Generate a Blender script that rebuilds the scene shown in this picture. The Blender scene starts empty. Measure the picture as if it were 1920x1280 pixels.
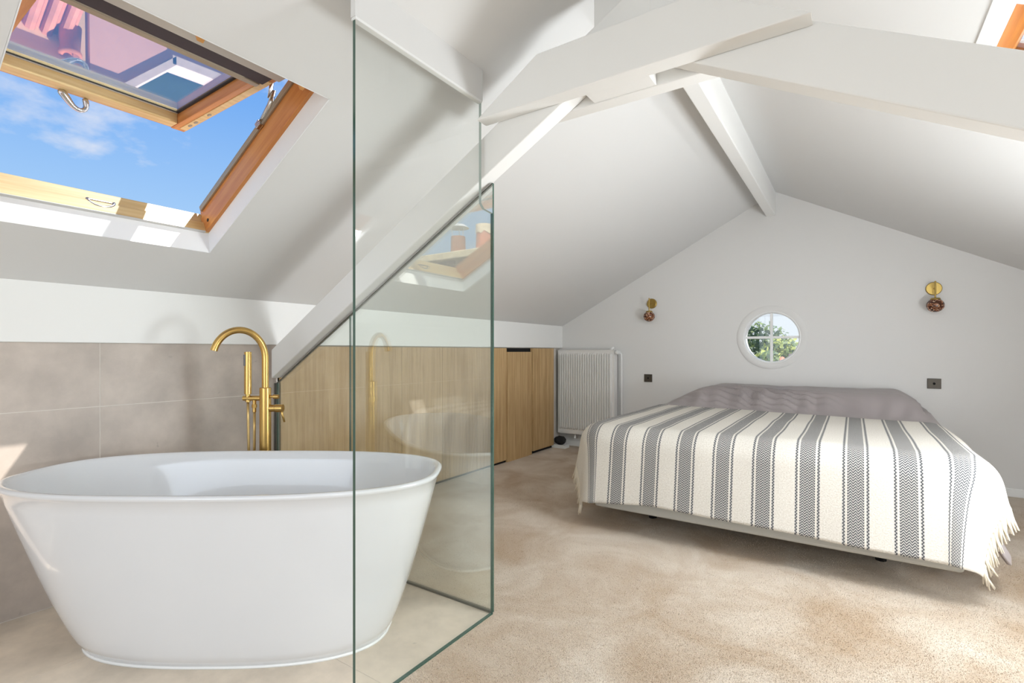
import bpy, bmesh, math, random
from mathutils import Vector, Matrix, noise

random.seed(7)
S = bpy.context.scene
COL = S.collection

# ------------------------------------------------------------------ camera, sky, sun, lights, exposure
THETA = math.atan2(640, 950)
cam_d = bpy.data.cameras.new('camera')
cam_d.sensor_width = 36.0
cam_d.lens = 950.0 / 1920.0 * 36.0
cam_d.shift_y = 18.0 / 1920.0
cam_d.clip_start = 0.02
cam = bpy.data.objects.new('camera', cam_d)
cam.location = (0, 0, 1.1)
cam.rotation_euler = (math.pi / 2, 0, THETA)
COL.objects.link(cam)
S.camera = cam

S.view_settings.view_transform = 'Standard'
S.view_settings.look = 'None'
S.view_settings.gamma = 1.0
S.view_settings.use_curve_mapping = False
S.view_settings.exposure = 0.56

SKY_STRENGTH = 0.64
SUN_STRENGTH = 6.6
BACK_LIGHT = 28.0
ROOF_NEAR = 11.0
SIDE_LIGHT = 62.0
ROOF_FAR = 29.0
SUN_DIR = Vector((-0.328, -0.385, -0.83))


def lin(c):
    out = []
    for v in c[:3]:
        v = v / 255.0
        out.append(v / 12.92 if v <= 0.04045 else ((v + 0.055) / 1.055) ** 2.4)
    return (out[0], out[1], out[2], 1.0)


world = bpy.data.worlds.new('sky')
S.world = world
world.use_nodes = True
wn, wl = world.node_tree.nodes, world.node_tree.links
wn.clear()
w_out = wn.new('ShaderNodeOutputWorld')
w_bg = wn.new('ShaderNodeBackground')
w_bg.inputs['Strength'].default_value = SKY_STRENGTH
wl.new(w_bg.outputs[0], w_out.inputs[0])
w_tc = wn.new('ShaderNodeTexCoord')
w_sep = wn.new('ShaderNodeSeparateXYZ')
wl.new(w_tc.outputs['Generated'], w_sep.inputs[0])
w_ramp = wn.new('ShaderNodeValToRGB')
wl.new(w_sep.outputs['Z'], w_ramp.inputs[0])
els = w_ramp.color_ramp.elements
els[0].position, els[0].color = 0.0, lin((236, 243, 250))
els[1].position, els[1].color = 0.85, lin((72, 130, 226))
for p, c in ((0.10, (232, 241, 252)), (0.22, (168, 210, 255)), (0.40, (124, 180, 250))):
    e = els.new(p)
    e.color = lin(c)
# broken fair-weather clouds over the whole sky dome
w_den = wn.new('ShaderNodeMath'); w_den.operation = 'ADD'; w_den.inputs[1].default_value = 0.25
wl.new(w_sep.outputs['Z'], w_den.inputs[0])
w_div = wn.new('ShaderNodeVectorMath'); w_div.operation = 'DIVIDE'
w_cmb = wn.new('ShaderNodeCombineXYZ')
for i in range(3):
    wl.new(w_den.outputs[0], w_cmb.inputs[i])
wl.new(w_tc.outputs['Generated'], w_div.inputs[0])
wl.new(w_cmb.outputs[0], w_div.inputs[1])
w_map = wn.new('ShaderNodeMapping')
w_map.inputs['Location'].default_value = (6.6, 1.3, 0.0)
wl.new(w_div.outputs[0], w_map.inputs[0])
w_noise = wn.new('ShaderNodeTexNoise')
w_noise.inputs['Scale'].default_value = 2.6
w_noise.inputs['Detail'].default_value = 6.0
w_noise.inputs['Roughness'].default_value = 0.55
wl.new(w_map.outputs[0], w_noise.inputs[0])
w_cr = wn.new('ShaderNodeValToRGB')
w_cr.color_ramp.elements[0].position = 0.56
w_cr.color_ramp.elements[0].color = (0, 0, 0, 1)
w_cr.color_ramp.elements[1].position = 0.69
w_cr.color_ramp.elements[1].color = (0.85, 0.85, 0.85, 1)
wl.new(w_noise.outputs[0], w_cr.inputs[0])
w_mix = wn.new('ShaderNodeMixRGB')
wl.new(w_cr.outputs[0], w_mix.inputs[0])
wl.new(w_ramp.outputs[0], w_mix.inputs[1])
w_mix.inputs[2].default_value = lin((240, 242, 250))
wl.new(w_mix.outputs[0], w_bg.inputs[0])

sun_d = bpy.data.lights.new('sun', 'SUN')
sun_d.energy = SUN_STRENGTH
sun_d.angle = math.radians(0.55)
sun_d.color = (1.0, 0.95, 0.88)
sun = bpy.data.objects.new('sun', sun_d)
sun.rotation_euler = SUN_DIR.to_track_quat('-Z', 'Y').to_euler()
sun.location = (4, 4, 9)
COL.objects.link(sun)


def area(name, loc, direction, sx, sy, power, color=(1, 1, 1)):
    d = bpy.data.lights.new(name, 'AREA')
    d.shape = 'RECTANGLE'
    d.size, d.size_y, d.energy, d.color = sx, sy, power, color
    o = bpy.data.objects.new(name, d)
    o.location = loc
    o.rotation_euler = Vector(direction).to_track_quat('-Z', 'Z').to_euler()
    COL.objects.link(o)
    return o


# added fill light, set in an assumed window opening behind the camera
area('back_fill', (-0.5, -2.42, 1.15), (0.0, 1, 0.02), 2.6, 1.5, BACK_LIGHT, (0.90, 0.955, 1.0))
# added fill light high behind the camera, where no roof window is built
area('roof_fill', (0.95, -0.9, 1.74), (-0.47, 0, -0.88), 1.0, 1.1, ROOF_NEAR, (0.89, 0.95, 1.0))
area('bedside_roof_window_daylight', (0.798, 2.2425, 1.887), (-0.468, 0.0, -0.8835), 0.5, 0.8, ROOF_FAR, (0.89, 0.95, 1.0))  # extra light added in the right skylight's opening to strengthen its daylight
area('side_fill', (1.60, 2.60, 0.85), (-0.72, -0.12, 0.68), 1.25, 0.6, SIDE_LIGHT, (0.89, 0.95, 1.0))  # added fill light low by the right wall, which has no window

# ------------------------------------------------------------------ helpers


def nodes_of(m):
    m.use_nodes = True
    nt = m.node_tree
    return nt, nt.nodes, nt.links, nt.nodes['Principled BSDF']


def mat(name, rgb, rough=0.6, metal=0.0, var=0.0, scale=8.0, bump=0.0, bscale=60.0, coat=0.0, spec=None,
        stretch=(1, 1, 1), detail=4.0, rgb2=None):
    m = bpy.data.materials.new(name)
    nt, n, l, b = nodes_of(m)
    b.inputs['Base Color'].default_value = lin(rgb)
    b.inputs['Roughness'].default_value = rough
    b.inputs['Metallic'].default_value = metal
    if coat:
        b.inputs['Coat Weight'].default_value = coat
        b.inputs['Coat Roughness'].default_value = 0.03
    if spec is not None:
        b.inputs['Specular IOR Level'].default_value = spec
    if var or bump or rgb2:
        tc = n.new('ShaderNodeTexCoord')
        mp = n.new('ShaderNodeMapping')
        mp.inputs['Scale'].default_value = stretch
        l.new(tc.outputs['Object'], mp.inputs[0])
    if var or rgb2:
        nz = n.new('ShaderNodeTexNoise')
        nz.inputs['Scale'].default_value = scale
        nz.inputs['Detail'].default_value = detail
        l.new(mp.outputs[0], nz.inputs[0])
        cr = n.new('ShaderNodeValToRGB')
        cr.color_ramp.elements[0].position = 0.3
        cr.color_ramp.elements[1].position = 0.7
        c0 = lin(rgb)
        if rgb2:
            ca, cb = c0, lin(rgb2)
        else:
            ca = tuple(min(1, v * (1 - var)) for v in c0[:3]) + (1,)
            cb = tuple(min(1, v * (1 + var)) for v in c0[:3]) + (1,)
        cr.color_ramp.elements[0].color = ca
        cr.color_ramp.elements[1].color = cb
        l.new(nz.outputs[0], cr.inputs[0])
        l.new(cr.outputs[0], b.inputs['Base Color'])
    if bump:
        nb = n.new('ShaderNodeTexNoise')
        nb.inputs['Scale'].default_value = bscale
        nb.inputs['Detail'].default_value = 3.0
        l.new(mp.outputs[0], nb.inputs[0])
        bp = n.new('ShaderNodeBump')
        bp.inputs['Strength'].default_value = bump
        bp.inputs['Distance'].default_value = 0.004
        l.new(nb.outputs[0], bp.inputs['Height'])
        l.new(bp.outputs[0], b.inputs['Normal'])
    return m


def glass_mat(name, tint, ior, gain=1.0):
    """Clear sheet: tinted see-through plus a mirror share that grows at grazing angles."""
    m = bpy.data.materials.new(name)
    m.use_nodes = True
    nt = m.node_tree
    n, l = nt.nodes, nt.links
    n.clear()
    out = n.new('ShaderNodeOutputMaterial')
    tr = n.new('ShaderNodeBsdfTransparent')
    tr.inputs[0].default_value = tint
    gl = n.new('ShaderNodeBsdfGlossy')
    gl.inputs['Roughness'].default_value = 0.0
    gl.inputs[0].default_value = (0.97, 1.0, 0.985, 1)
    geo = n.new('ShaderNodeNewGeometry')
    # fresnel of the outer surface, whichever side is met
    dot = n.new('ShaderNodeVectorMath'); dot.operation = 'DOT_PRODUCT'
    l.new(geo.outputs['Incoming'], dot.inputs[0]); l.new(geo.outputs['Normal'], dot.inputs[1])
    ab = n.new('ShaderNodeMath'); ab.operation = 'ABSOLUTE'; l.new(dot.outputs['Value'], ab.inputs[0])
    inv = n.new('ShaderNodeMath'); inv.operation = 'SUBTRACT'; inv.inputs[0].default_value = 1.0
    l.new(ab.outputs[0], inv.inputs[1])
    pw = n.new('ShaderNodeMath'); pw.operation = 'POWER'; pw.inputs[1].default_value = 5.0
    l.new(inv.outputs[0], pw.inputs[0])
    f0 = ((ior - 1) / (ior + 1)) ** 2
    ma = n.new('ShaderNodeMath'); ma.operation = 'MULTIPLY_ADD'
    ma.inputs[1].default_value = (1 - f0) * gain
    ma.inputs[2].default_value = f0
    l.new(pw.outputs[0], ma.inputs[0])
    mx = n.new('ShaderNodeMixShader')
    l.new(ma.outputs[0], mx.inputs[0])
    l.new(tr.outputs[0], mx.inputs[1])
    l.new(gl.outputs[0], mx.inputs[2])
    l.new(mx.outputs[0], out.inputs[0])
    return m


def wood_mat(name, ca, cb, scale=1.0, axis='Z', rough=0.5):
    m = bpy.data.materials.new(name)
    nt, n, l, b = nodes_of(m)
    b.inputs['Roughness'].default_value = rough
    tc = n.new('ShaderNodeTexCoord')
    mp = n.new('ShaderNodeMapping')
    sc = {'X': (1.2, 26, 26), 'Y': (26, 1.2, 26), 'Z': (26, 26, 1.2)}[axis]
    mp.inputs['Scale'].default_value = tuple(v * scale for v in sc)
    l.new(tc.outputs['Object'], mp.inputs[0])
    nz = n.new('ShaderNodeTexNoise')
    nz.inputs['Scale'].default_value = 1.6
    nz.inputs['Detail'].default_value = 7
    nz.inputs['Roughness'].default_value = 0.62
    nz.inputs['Distortion'].default_value = 0.25
    l.new(mp.outputs[0], nz.inputs[0])
    cr = n.new('ShaderNodeValToRGB')
    cr.color_ramp.elements[0].position = 0.34
    cr.color_ramp.elements[1].position = 0.66
    cr.color_ramp.elements[0].color = lin(ca)
    cr.color_ramp.elements[1].color = lin(cb)
    l.new(nz.outputs[0], cr.inputs[0])
    l.new(cr.outputs[0], b.inputs['Base Color'])
    bp = n.new('ShaderNodeBump')
    bp.inputs['Strength'].default_value = 0.15
    bp.inputs['Distance'].default_value = 0.002
    l.new(nz.outputs[0], bp.inputs['Height'])
    l.new(bp.outputs[0], b.inputs['Normal'])
    return m


def link(name, bm, m, parent=None, smooth=False, bevel=0.0, seg=2):
    me = bpy.data.meshes.new(name)
    bmesh.ops.recalc_face_normals(bm, faces=bm.faces[:])
    bm.to_mesh(me)
    bm.free()
    o = bpy.data.objects.new(name, me)
    COL.objects.link(o)
    ms = m if isinstance(m, (list, tuple)) else [m]
    for x in ms:
        me.materials.append(x)
    if smooth:
        for p in me.polygons:
            p.use_smooth = True
    if parent is not None:
        o.parent = parent
        o.matrix_parent_inverse = parent.matrix_basis.inverted()
    if bevel:
        md = o.modifiers.new('bevel', 'BEVEL')
        md.width = bevel
        md.segments = seg
        md.limit_method = 'ANGLE'
        md.angle_limit = math.radians(40)
    return o


def empty(name, loc=(0, 0, 0), rz=0.0):
    o = bpy.data.objects.new(name, None)
    o.location = loc
    o.rotation_euler = (0, 0, rz)
    o.empty_display_size = 0.1
    COL.objects.link(o)
    return o


def tag(o, label, cat, group=None):
    o['label'] = label
    o['category'] = cat
    if group:
        o['group'] = group
    return o


def struct(o, label=None):
    o['kind'] = 'structure'
    if label:
        o['label'] = label
    return o


def box(bm, x0, x1, y0, y1, z0, z1, M=None):
    vs = [bm.verts.new((x, y, z)) for x in (x0, x1) for y in (y0, y1) for z in (z0, z1)]
    if M is not None:
        for v in vs:
            v.co = M @ v.co
    for f in ((0, 1, 3, 2), (4, 6, 7, 5), (0, 4, 5, 1), (2, 3, 7, 6), (0, 2, 6, 4), (1, 5, 7, 3)):
        bm.faces.new([vs[i] for i in f])
    return vs


def prism(bm, poly, axis, a, b):
    """poly: 2-D points; extruded along axis ('X','Y','Z') from a to b."""
    def P(p, t):
        if axis == 'X':
            return (t, p[0], p[1])
        if axis == 'Y':
            return (p[0], t, p[1])
        return (p[0], p[1], t)
    A = [bm.verts.new(P(p, a)) for p in poly]
    B = [bm.verts.new(P(p, b)) for p in poly]
    n = len(poly)
    bm.faces.new(A)
    bm.faces.new(B[::-1])
    for i in range(n):
        bm.faces.new((A[i], A[(i + 1) % n], B[(i + 1) % n], B[i]))


def cyl(bm, p0, p1, r0, r1=None, n=20, caps=True):
    p0, p1 = Vector(p0), Vector(p1)
    r1 = r0 if r1 is None else r1
    q = (p1 - p0).to_track_quat('Z', 'Y')
    A, B = [], []
    for i in range(n):
        a = 2 * math.pi * i / n
        d = Vector((math.cos(a), math.sin(a), 0))
        A.append(bm.verts.new(p0 + q @ (d * r0)))
        B.append(bm.verts.new(p1 + q @ (d * r1)))
    for i in range(n):
        bm.faces.new((A[i], A[(i + 1) % n], B[(i + 1) % n], B[i]))
    if caps:
        bm.faces.new(A[::-1])
        bm.faces.new(B)


def tube(bm, pts, r, n=14):
    pts = [Vector(p) for p in pts]
    rings = []
    up = None
    for i, p in enumerate(pts):
        t = (pts[min(i + 1, len(pts) - 1)] - pts[max(i - 1, 0)]).normalized()
        if up is None:
            up = t.orthogonal().normalized()
        up = (up - t * up.dot(t)).normalized()
        side = t.cross(up)
        rr = r[i] if isinstance(r, (list, tuple)) else r
        rings.append([bm.verts.new(p + (up * math.cos(2 * math.pi * k / n) + side * math.sin(2 * math.pi * k / n)) * rr)
                      for k in range(n)])
    for a, b in zip(rings, rings[1:]):
        for k in range(n):
            bm.faces.new((a[k], a[(k + 1) % n], b[(k + 1) % n], b[k]))
    bm.faces.new(rings[0][::-1])
    bm.faces.new(rings[-1])


def lathe(bm, prof, M, n=32):
    rings = []
    for r, z in prof:
        rings.append([bm.verts.new(M @ Vector((r * math.cos(2 * math.pi * k / n), r * math.sin(2 * math.pi * k / n), z)))
                      for k in range(n)])
    for a, b in zip(rings, rings[1:]):
        for k in range(n):
            bm.faces.new((a[k], a[(k + 1) % n], b[(k + 1) % n], b[k]))
    if prof[0][0] > 1e-5:
        bm.faces.new(rings[0][::-1])
    if prof[-1][0] > 1e-5:
        bm.faces.new(rings[-1])
    bmesh.ops.remove_doubles(bm, verts=bm.verts[:], dist=1e-6)


def dup(o, parent=None):
    c = o.copy()
    COL.objects.link(c)
    if parent is not None:
        c.parent = parent
    for ch in o.children:
        dup(ch, c)
    return c


# ------------------------------------------------------------------ materials
M_CEIL = mat('white_ceiling_paint', (226, 225, 223), 0.85, bump=0.05, bscale=40)
M_WALL = mat('white_wall_paint', (226, 224, 221), 0.85, bump=0.06, bscale=50)
M_BEAM = mat('white_satin_beam_paint', (243, 242, 239), 0.55, bump=0.12, bscale=9, stretch=(1, 1, 1))
M_REVEAL = mat('white_lining_paint', (244, 244, 244), 0.6)
M_TRIM = mat('white_trim_gloss', (240, 240, 238), 0.4)
M_GROUT = mat('pale_grout', (226, 219, 210), 0.9)
M_BLACK = mat('black_void', (12, 11, 11), 0.8)


def tile_mat(name, base):
    m = bpy.data.materials.new(name)
    nt, n, l, b = nodes_of(m)
    tc = n.new('ShaderNodeTexCoord')
    nz = n.new('ShaderNodeTexNoise'); nz.inputs['Scale'].default_value = 3.2; nz.inputs['Detail'].default_value = 8
    nz.inputs['Roughness'].default_value = 0.62
    l.new(tc.outputs['Object'], nz.inputs[0])
    cr = n.new('ShaderNodeValToRGB')
    cr.color_ramp.elements[0].position = 0.32; cr.color_ramp.elements[1].position = 0.70
    cr.color_ramp.elements[0].color = lin([v * 0.87 for v in base])
    cr.color_ramp.elements[1].color = lin([min(255, v * 1.055) for v in base])
    l.new(nz.outputs[0], cr.inputs[0])
    # sparse darker fossil pits
    nz2 = n.new('ShaderNodeTexNoise'); nz2.inputs['Scale'].default_value = 17; nz2.inputs['Detail'].default_value = 5
    l.new(tc.outputs['Object'], nz2.inputs[0])
    cr2 = n.new('ShaderNodeValToRGB')
    cr2.color_ramp.elements[0].position = 0.70; cr2.color_ramp.elements[1].position = 0.78
    cr2.color_ramp.elements[0].color = (0, 0, 0, 1); cr2.color_ramp.elements[1].color = (0.6, 0.6, 0.6, 1)
    l.new(nz2.outputs[0], cr2.inputs[0])
    mx = n.new('ShaderNodeMixRGB')
    l.new(cr2.outputs[0], mx.inputs[0]); l.new(cr.outputs[0], mx.inputs[1])
    mx.inputs[2].default_value = lin([v * 0.72 for v in base])
    l.new(mx.outputs[0], b.inputs['Base Color'])
    b.inputs['Roughness'].default_value = 0.5
    return m


M_TILE = tile_mat('greige_stone_tile', (202, 189, 178))
M_FTILE = tile_mat('beige_stone_floor_tile', (228, 213, 194))

# carpet: soft brushed patches, fine pile relief
M_CARPET = bpy.data.materials.new('beige_cut_pile_carpet')
nt, n, l, b = nodes_of(M_CARPET)
b.inputs['Roughness'].default_value = 0.95
b.inputs['Specular IOR Level'].default_value = 0.1
b.inputs['Sheen Weight'].default_value = 0.25
tc = n.new('ShaderNodeTexCoord')
nz = n.new('ShaderNodeTexNoise'); nz.inputs['Scale'].default_value = 2.3; nz.inputs['Detail'].default_value = 7
nz.inputs['Roughness'].default_value = 0.6; nz.inputs['Distortion'].default_value = 0.6
l.new(tc.outputs['Object'], nz.inputs[0])
cr = n.new('ShaderNodeValToRGB')
cr.color_ramp.elements[0].position = 0.33; cr.color_ramp.elements[1].position = 0.66
cr.color_ramp.elements[0].color = lin((196, 170, 140)); cr.color_ramp.elements[1].color = lin((232, 218, 200))
l.new(nz.outputs[0], cr.inputs[0])
nf = n.new('ShaderNodeTexNoise'); nf.inputs['Scale'].default_value = 210; nf.inputs['Detail'].default_value = 3
l.new(tc.outputs['Object'], nf.inputs[0])
cf = n.new('ShaderNodeValToRGB')
cf.color_ramp.elements[0].position = 0.32; cf.color_ramp.elements[1].position = 0.62
cf.color_ramp.elements[0].color = (0.78, 0.75, 0.72, 1); cf.color_ramp.elements[1].color = (1, 1, 1, 1)
l.new(nf.outputs[0], cf.inputs[0])
mx = n.new('ShaderNodeMixRGB'); mx.blend_type = 'MULTIPLY'; mx.inputs[0].default_value = 1.0
l.new(cr.outputs[0], mx.inputs[1]); l.new(cf.outputs[0], mx.inputs[2])
l.new(mx.outputs[0], b.inputs['Base Color'])
bp = n.new('ShaderNodeBump'); bp.inputs['Strength'].default_value = 0.9; bp.inputs['Distance'].default_value = 0.008
l.new(nf.outputs[0], bp.inputs['Height'])
l.new(bp.outputs[0], b.inputs['Normal'])

M_OAK = wood_mat('light_oak_veneer', (176, 140, 92), (208, 176, 128), 1.0, 'Z', 0.5)
M_PINE_Y = wood_mat('lacquered_pine', (226, 162, 90), (244, 194, 126), 1.1, 'Y', 0.35)
M_PINE_A = wood_mat('lacquered_pine_jamb', (196, 122, 62), (218, 150, 84), 1.1, 'X', 0.35)
M_PALE_Y = wood_mat('pale_pine', (212, 174, 112), (232, 202, 146), 1.1, 'Y', 0.4)
M_ORANGE = wood_mat('orange_pine_lip', (206, 126, 68), (226, 150, 92), 1.0, 'X', 0.4)
M_AMBER = wood_mat('amber_pine', (168, 98, 34), (194, 122, 48), 1.0, 'Y', 0.4)
M_ALU = mat('grey_aluminium', (206, 204, 200), 0.4, 0.15)
M_ALU_BEIGE = mat('beige_aluminium', (166, 152, 132), 0.4, 0.3)
M_BLIND = mat('dark_plum_blind_cloth', (78, 70, 76), 0.8)
M_RUBBER = mat('black_rubber_gasket', (30, 30, 30), 0.6)
M_CHROME = mat('satin_steel', (200, 198, 194), 0.22, 1.0)
M_GOLD = mat('brushed_gold', (208, 172, 104), 0.27, 1.0, bump=0.08, bscale=220, stretch=(1, 1, 0.04))
M_GOLD_HOSE = mat('pale_gold_hose', (204, 176, 120), 0.35, 1.0)
M_GREY_RUB = mat('grey_spray_face', (112, 112, 116), 0.55)
M_TUB = mat('white_gloss_acrylic', (228, 229, 231), 0.16, coat=0.6)
M_GLASS_SIDE = glass_mat('clear_screen_glass', (0.98, 0.99, 0.984, 1), 1.45, 0.6)
M_GLASS_END = glass_mat('mirror_tinted_screen_glass', (0.95, 0.97, 0.95, 1), 2.7)
M_GLASS_EDGE = mat('green_glass_edge', (60, 90, 78), 0.12, spec=0.8)
M_SEAL = mat('dark_glazing_channel', (92, 92, 84), 0.4, 0.3)
M_SKYGLASS = glass_mat('solar_coated_roof_glass', (0.82, 0.87, 0.89, 1), 3.8)
M_PANE = glass_mat('clear_window_glass', (0.96, 0.975, 0.97, 1), 1.45)
M_RAD = mat('white_radiator_enamel', (232, 230, 226), 0.4)
M_BASE = mat('grey_linen_bed_base', (196, 194, 186), 0.85, bump=0.3, bscale=300)
M_DUVET = mat('taupe_grey_satin_cotton', (158, 149, 148), 0.42, var=0.04, scale=3, bump=0.05, bscale=400)
M_FRINGE = mat('cream_cotton_cord', (222, 213, 196), 0.9, bump=0.3, bscale=300)
M_BRASS = mat('antique_brass', (172, 146, 84), 0.3, 1.0)
M_BRONZE = mat('dark_bronze_plate', (84, 78, 70), 0.45, 0.6)
M_BUNDLE = mat('black_cloth', (26, 25, 27), 0.8)

# speckled tortoiseshell glass of the wall lamps
M_SPECK = bpy.data.materials.new('tortoiseshell_glass')
nt, n, l, b = nodes_of(M_SPECK)
b.inputs['Roughness'].default_value = 0.18
tc = n.new('ShaderNodeTexCoord')
vo = n.new('ShaderNodeTexVoronoi'); vo.inputs['Scale'].default_value = 95
l.new(tc.outputs['Object'], vo.inputs[0])
cr = n.new('ShaderNodeValToRGB')
cr.color_ramp.elements[0].position = 0.0; cr.color_ramp.elements[1].position = 1.0
cr.color_ramp.elements[0].color = lin((52, 26, 18)); cr.color_ramp.elements[1].color = lin((232, 200, 172))
for p, c in ((0.45, (84, 46, 30)), (0.62, (140, 82, 50)), (0.8, (170, 118, 84))):
    e = cr.color_ramp.elements.new(p); e.color = lin(c)
sp = n.new('ShaderNodeSeparateColor')
l.new(vo.outputs['Color'], sp.inputs[0]); l.new(sp.outputs[0], cr.inputs[0])
l.new(cr.outputs[0], b.inputs['Base Color'])

# ------------------------------------------------------------------ room shell
XL, XR, YG, YB = -2.86, 1.65, 5.29, -2.45
EX, EZ, SL = -2.85, 1.39, 0.53
RX = -0.60
RZ = EZ + SL * (RX - EX)
K = math.sqrt(1 + SL * SL)

# floor: tiled wet area (grout bed with tiles) and carpet
bm = bmesh.new()
box(bm, -3.1, 1.9, YB - 0.3, YG + 0.3, -0.25, -0.0012)
floor = struct(link('floor', bm, M_GROUT), 'room floor of beige carpet and stone tile')
bm = bmesh.new()
box(bm, -1.263, XR, YB, YG, -0.02, 0.0)
box(bm, XL, -1.263, 1.731, YG, -0.02, 0.0)
carpet = link('carpet', bm, M_CARPET, floor)
carpet['label'] = 'beige cut pile carpet'
# carpet pile close to the camera and under the glass: tufts as one piece of stuff
rnd = random.Random(3)
vt, fc = [], []
while len(fc) < 150000:
    x = rnd.uniform(-2.3, 1.25)
    y = rnd.uniform(0.7, 4.9)
    dep = y * 0.8294 - x * 0.5587
    if dep < 1.2 or (x < -1.245 and y < 1.74) or rnd.random() > (1.5 / dep) ** 2:
        continue
    h = rnd.uniform(0.002, 0.005)
    a = rnd.uniform(0, 6.283); wd = 0.0016
    dx, dy = math.cos(a) * wd, math.sin(a) * wd
    lx, ly = rnd.uniform(-0.003, 0.003), rnd.uniform(-0.003, 0.003)
    k = len(vt)
    vt += [(x - dx, y - dy, -0.001), (x + dx, y + dy, -0.001), (x + lx, y + ly, h)]
    fc.append((k, k + 1, k + 2))
me = bpy.data.meshes.new('carpet_pile')
me.from_pydata(vt, [], fc)
me.materials.append(M_CARPET)
pile = bpy.data.objects.new('carpet_pile', me)
COL.objects.link(pile)
pile.parent = floor
pile['kind'] = 'stuff'

TX = [XL + 0.002, -2.30, -1.2645]
TY = [YB, -1.55, -0.65, 0.25, 1.15, 1.7285]
for i in range(len(TX) - 1):
    for j in range(len(TY) - 1):
        bm = bmesh.new()
        box(bm, TX[i] + 0.0012, TX[i + 1] - 0.0012, TY[j] + 0.0012, TY[j + 1] - 0.0012, -0.02, 0.0)
        link('tile', bm, M_FTILE, floor)

# left wall: solid wall with stone tiles up to the boxed wall plate
bm = bmesh.new()
box(bm, -3.25, XL - 0.0012, YB - 0.3, 1.7325, -0.25, 1.5)
box(bm, -3.25, -2.884, 1.7325, YG + 0.3, -0.25, 1.5)
wall_left = struct(link('wall_left', bm, M_GROUT), 'low left wall clad in large greige stone tiles')
WY = [YB, -1.53, -0.33, 0.87, 1.7285]
for j in range(len(WY) - 1):
    for (z0, z1) in ((0.0, 0.847), (0.847, 1.16)):
        bm = bmesh.new()
        box(bm, XL - 0.012, XL, WY[j] + 0.0018, WY[j + 1] - 0.0018, z0 + 0.0015, z1 - 0.0015)
        link('tile', bm, M_TILE, wall_left)
bm = bmesh.new()
box(bm, -3.1, -2.845, YB, YG, 1.137, 1.42)
struct(link('trim_1', bm, M_BEAM, bevel=0.004), 'boxed white wall plate beam along the left eave')

# gable wall with the round window hole
WC = (-0.638, 1.229)
R_HOLE = 0.247


def wall_with_hole(name, outer, centre, rad, y0, y1, m):
    bm = bmesh.new()
    ov = [bm.verts.new((x, y0, z)) for x, z in outer]
    oe = [bm.edges.new((ov[i], ov[(i + 1) % len(ov)])) for i in range(len(ov))]
    N = 64
    iv = [bm.verts.new((centre[0] + rad * math.cos(2 * math.pi * i / N), y0, centre[1] + rad * math.sin(2 * math.pi * i / N)))
          for i in range(N)]
    ie = [bm.edges.new((iv[i], iv[(i + 1) % N])) for i in range(N)]
    bmesh.ops.triangle_fill(bm, use_beauty=True, use_dissolve=False, edges=oe + ie)
    for f in [f for f in bm.faces if (f.calc_center_median() - Vector((centre[0], y0, centre[1]))).length < rad * 0.9]:
        bm.faces.remove(f)
    r = bmesh.ops.extrude_face_region(bm, geom=bm.faces[:])
    for v in [g for g in r['geom'] if isinstance(g, bmesh.types.BMVert)]:
        v.co.y = y1
    return link(name, bm, m)


gz = lambda x: RZ - SL * abs(x - RX)
gable = [(-3.2, -0.25), (1.95, -0.25), (1.95, gz(1.95) + 0.12), (RX, RZ + 0.12), (-3.2, gz(-3.2) + 0.12)]
struct(wall_with_hole('wall_far', gable, WC, R_HOLE, YG, YG + 0.26, M_WALL), 'white gable wall behind the bed')

bm = bmesh.new()
box(bm, XR, XR + 0.3, YB - 0.3, YG + 0.3, -0.25, 1.5)
struct(link('wall_right', bm, M_WALL), 'low white right wall')
# unseen back wall with a wide opening made for the back fill
bm = bmesh.new()
for x0, x1, z0, z1 in ((-3.2, -1.85, -0.25, 2.4), (0.85, 1.95, -0.25, 2.4), (-1.85, 0.85, -0.25, 0.35), (-1.85, 0.85, 1.95, 2.75)):
    box(bm, x0, x1, YB - 0.25, YB, z0, z1)
struct(link('wall_back', bm, M_WALL), 'white wall behind the camera')

# roof slabs with skylight openings, in roof coordinates (a up the slope, y, n out of the roof)
AL, NL = Vector((1, 0, SL)) / K, Vector((-SL, 0, 1)) / K
OL = Vector((EX, 0, EZ))
ML = Matrix((AL, (0, 1, 0), NL)).transposed().to_4x4()
ML.translation = OL
AR, NR = Vector((-1, 0, SL)) / K, Vector((SL, 0, 1)) / K
MR = Matrix((AR, (0, -1, 0), NR)).transposed().to_4x4()
MR.translation = Vector((XR, 0, EZ))
RIDGE = (RX - EX) * K
TH = 0.20
SKY1 = (0.37, 1.39, 0.365, 1.19)            # a0, a1, y0, y1
SKY3 = (0.52, 1.452, 1.945, 2.54)


def slab(bm, M, hole, flip):
    a0, a1, y0, y1 = hole
    s = -1 if flip else 1
    for (p, q, u, v) in ((-0.42, a0, YB - 0.3, YG + 0.35), (a1, RIDGE + 0.12, YB - 0.3, YG + 0.35),
                         (a0, a1, YB - 0.3, y0), (a0, a1, y1, YG + 0.35)):
        uu, vv = sorted((s * u, s * v))
        box(bm, p, q, uu, vv, 0, TH, M)


bm = bmesh.new()
slab(bm, ML, SKY1, False)
slab(bm, MR, SKY3, True)
struct(link('ceiling', bm, M_CEIL), 'white sloping attic ceiling')

# baseboards of the gable wall
bm = bmesh.new()
box(bm, XL, XR, YG - 0.014, YG, 0.0, 0.062)
struct(link('baseboard_far', bm, M_TRIM, bevel=0.003), 'white baseboard under the gable wall')


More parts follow.
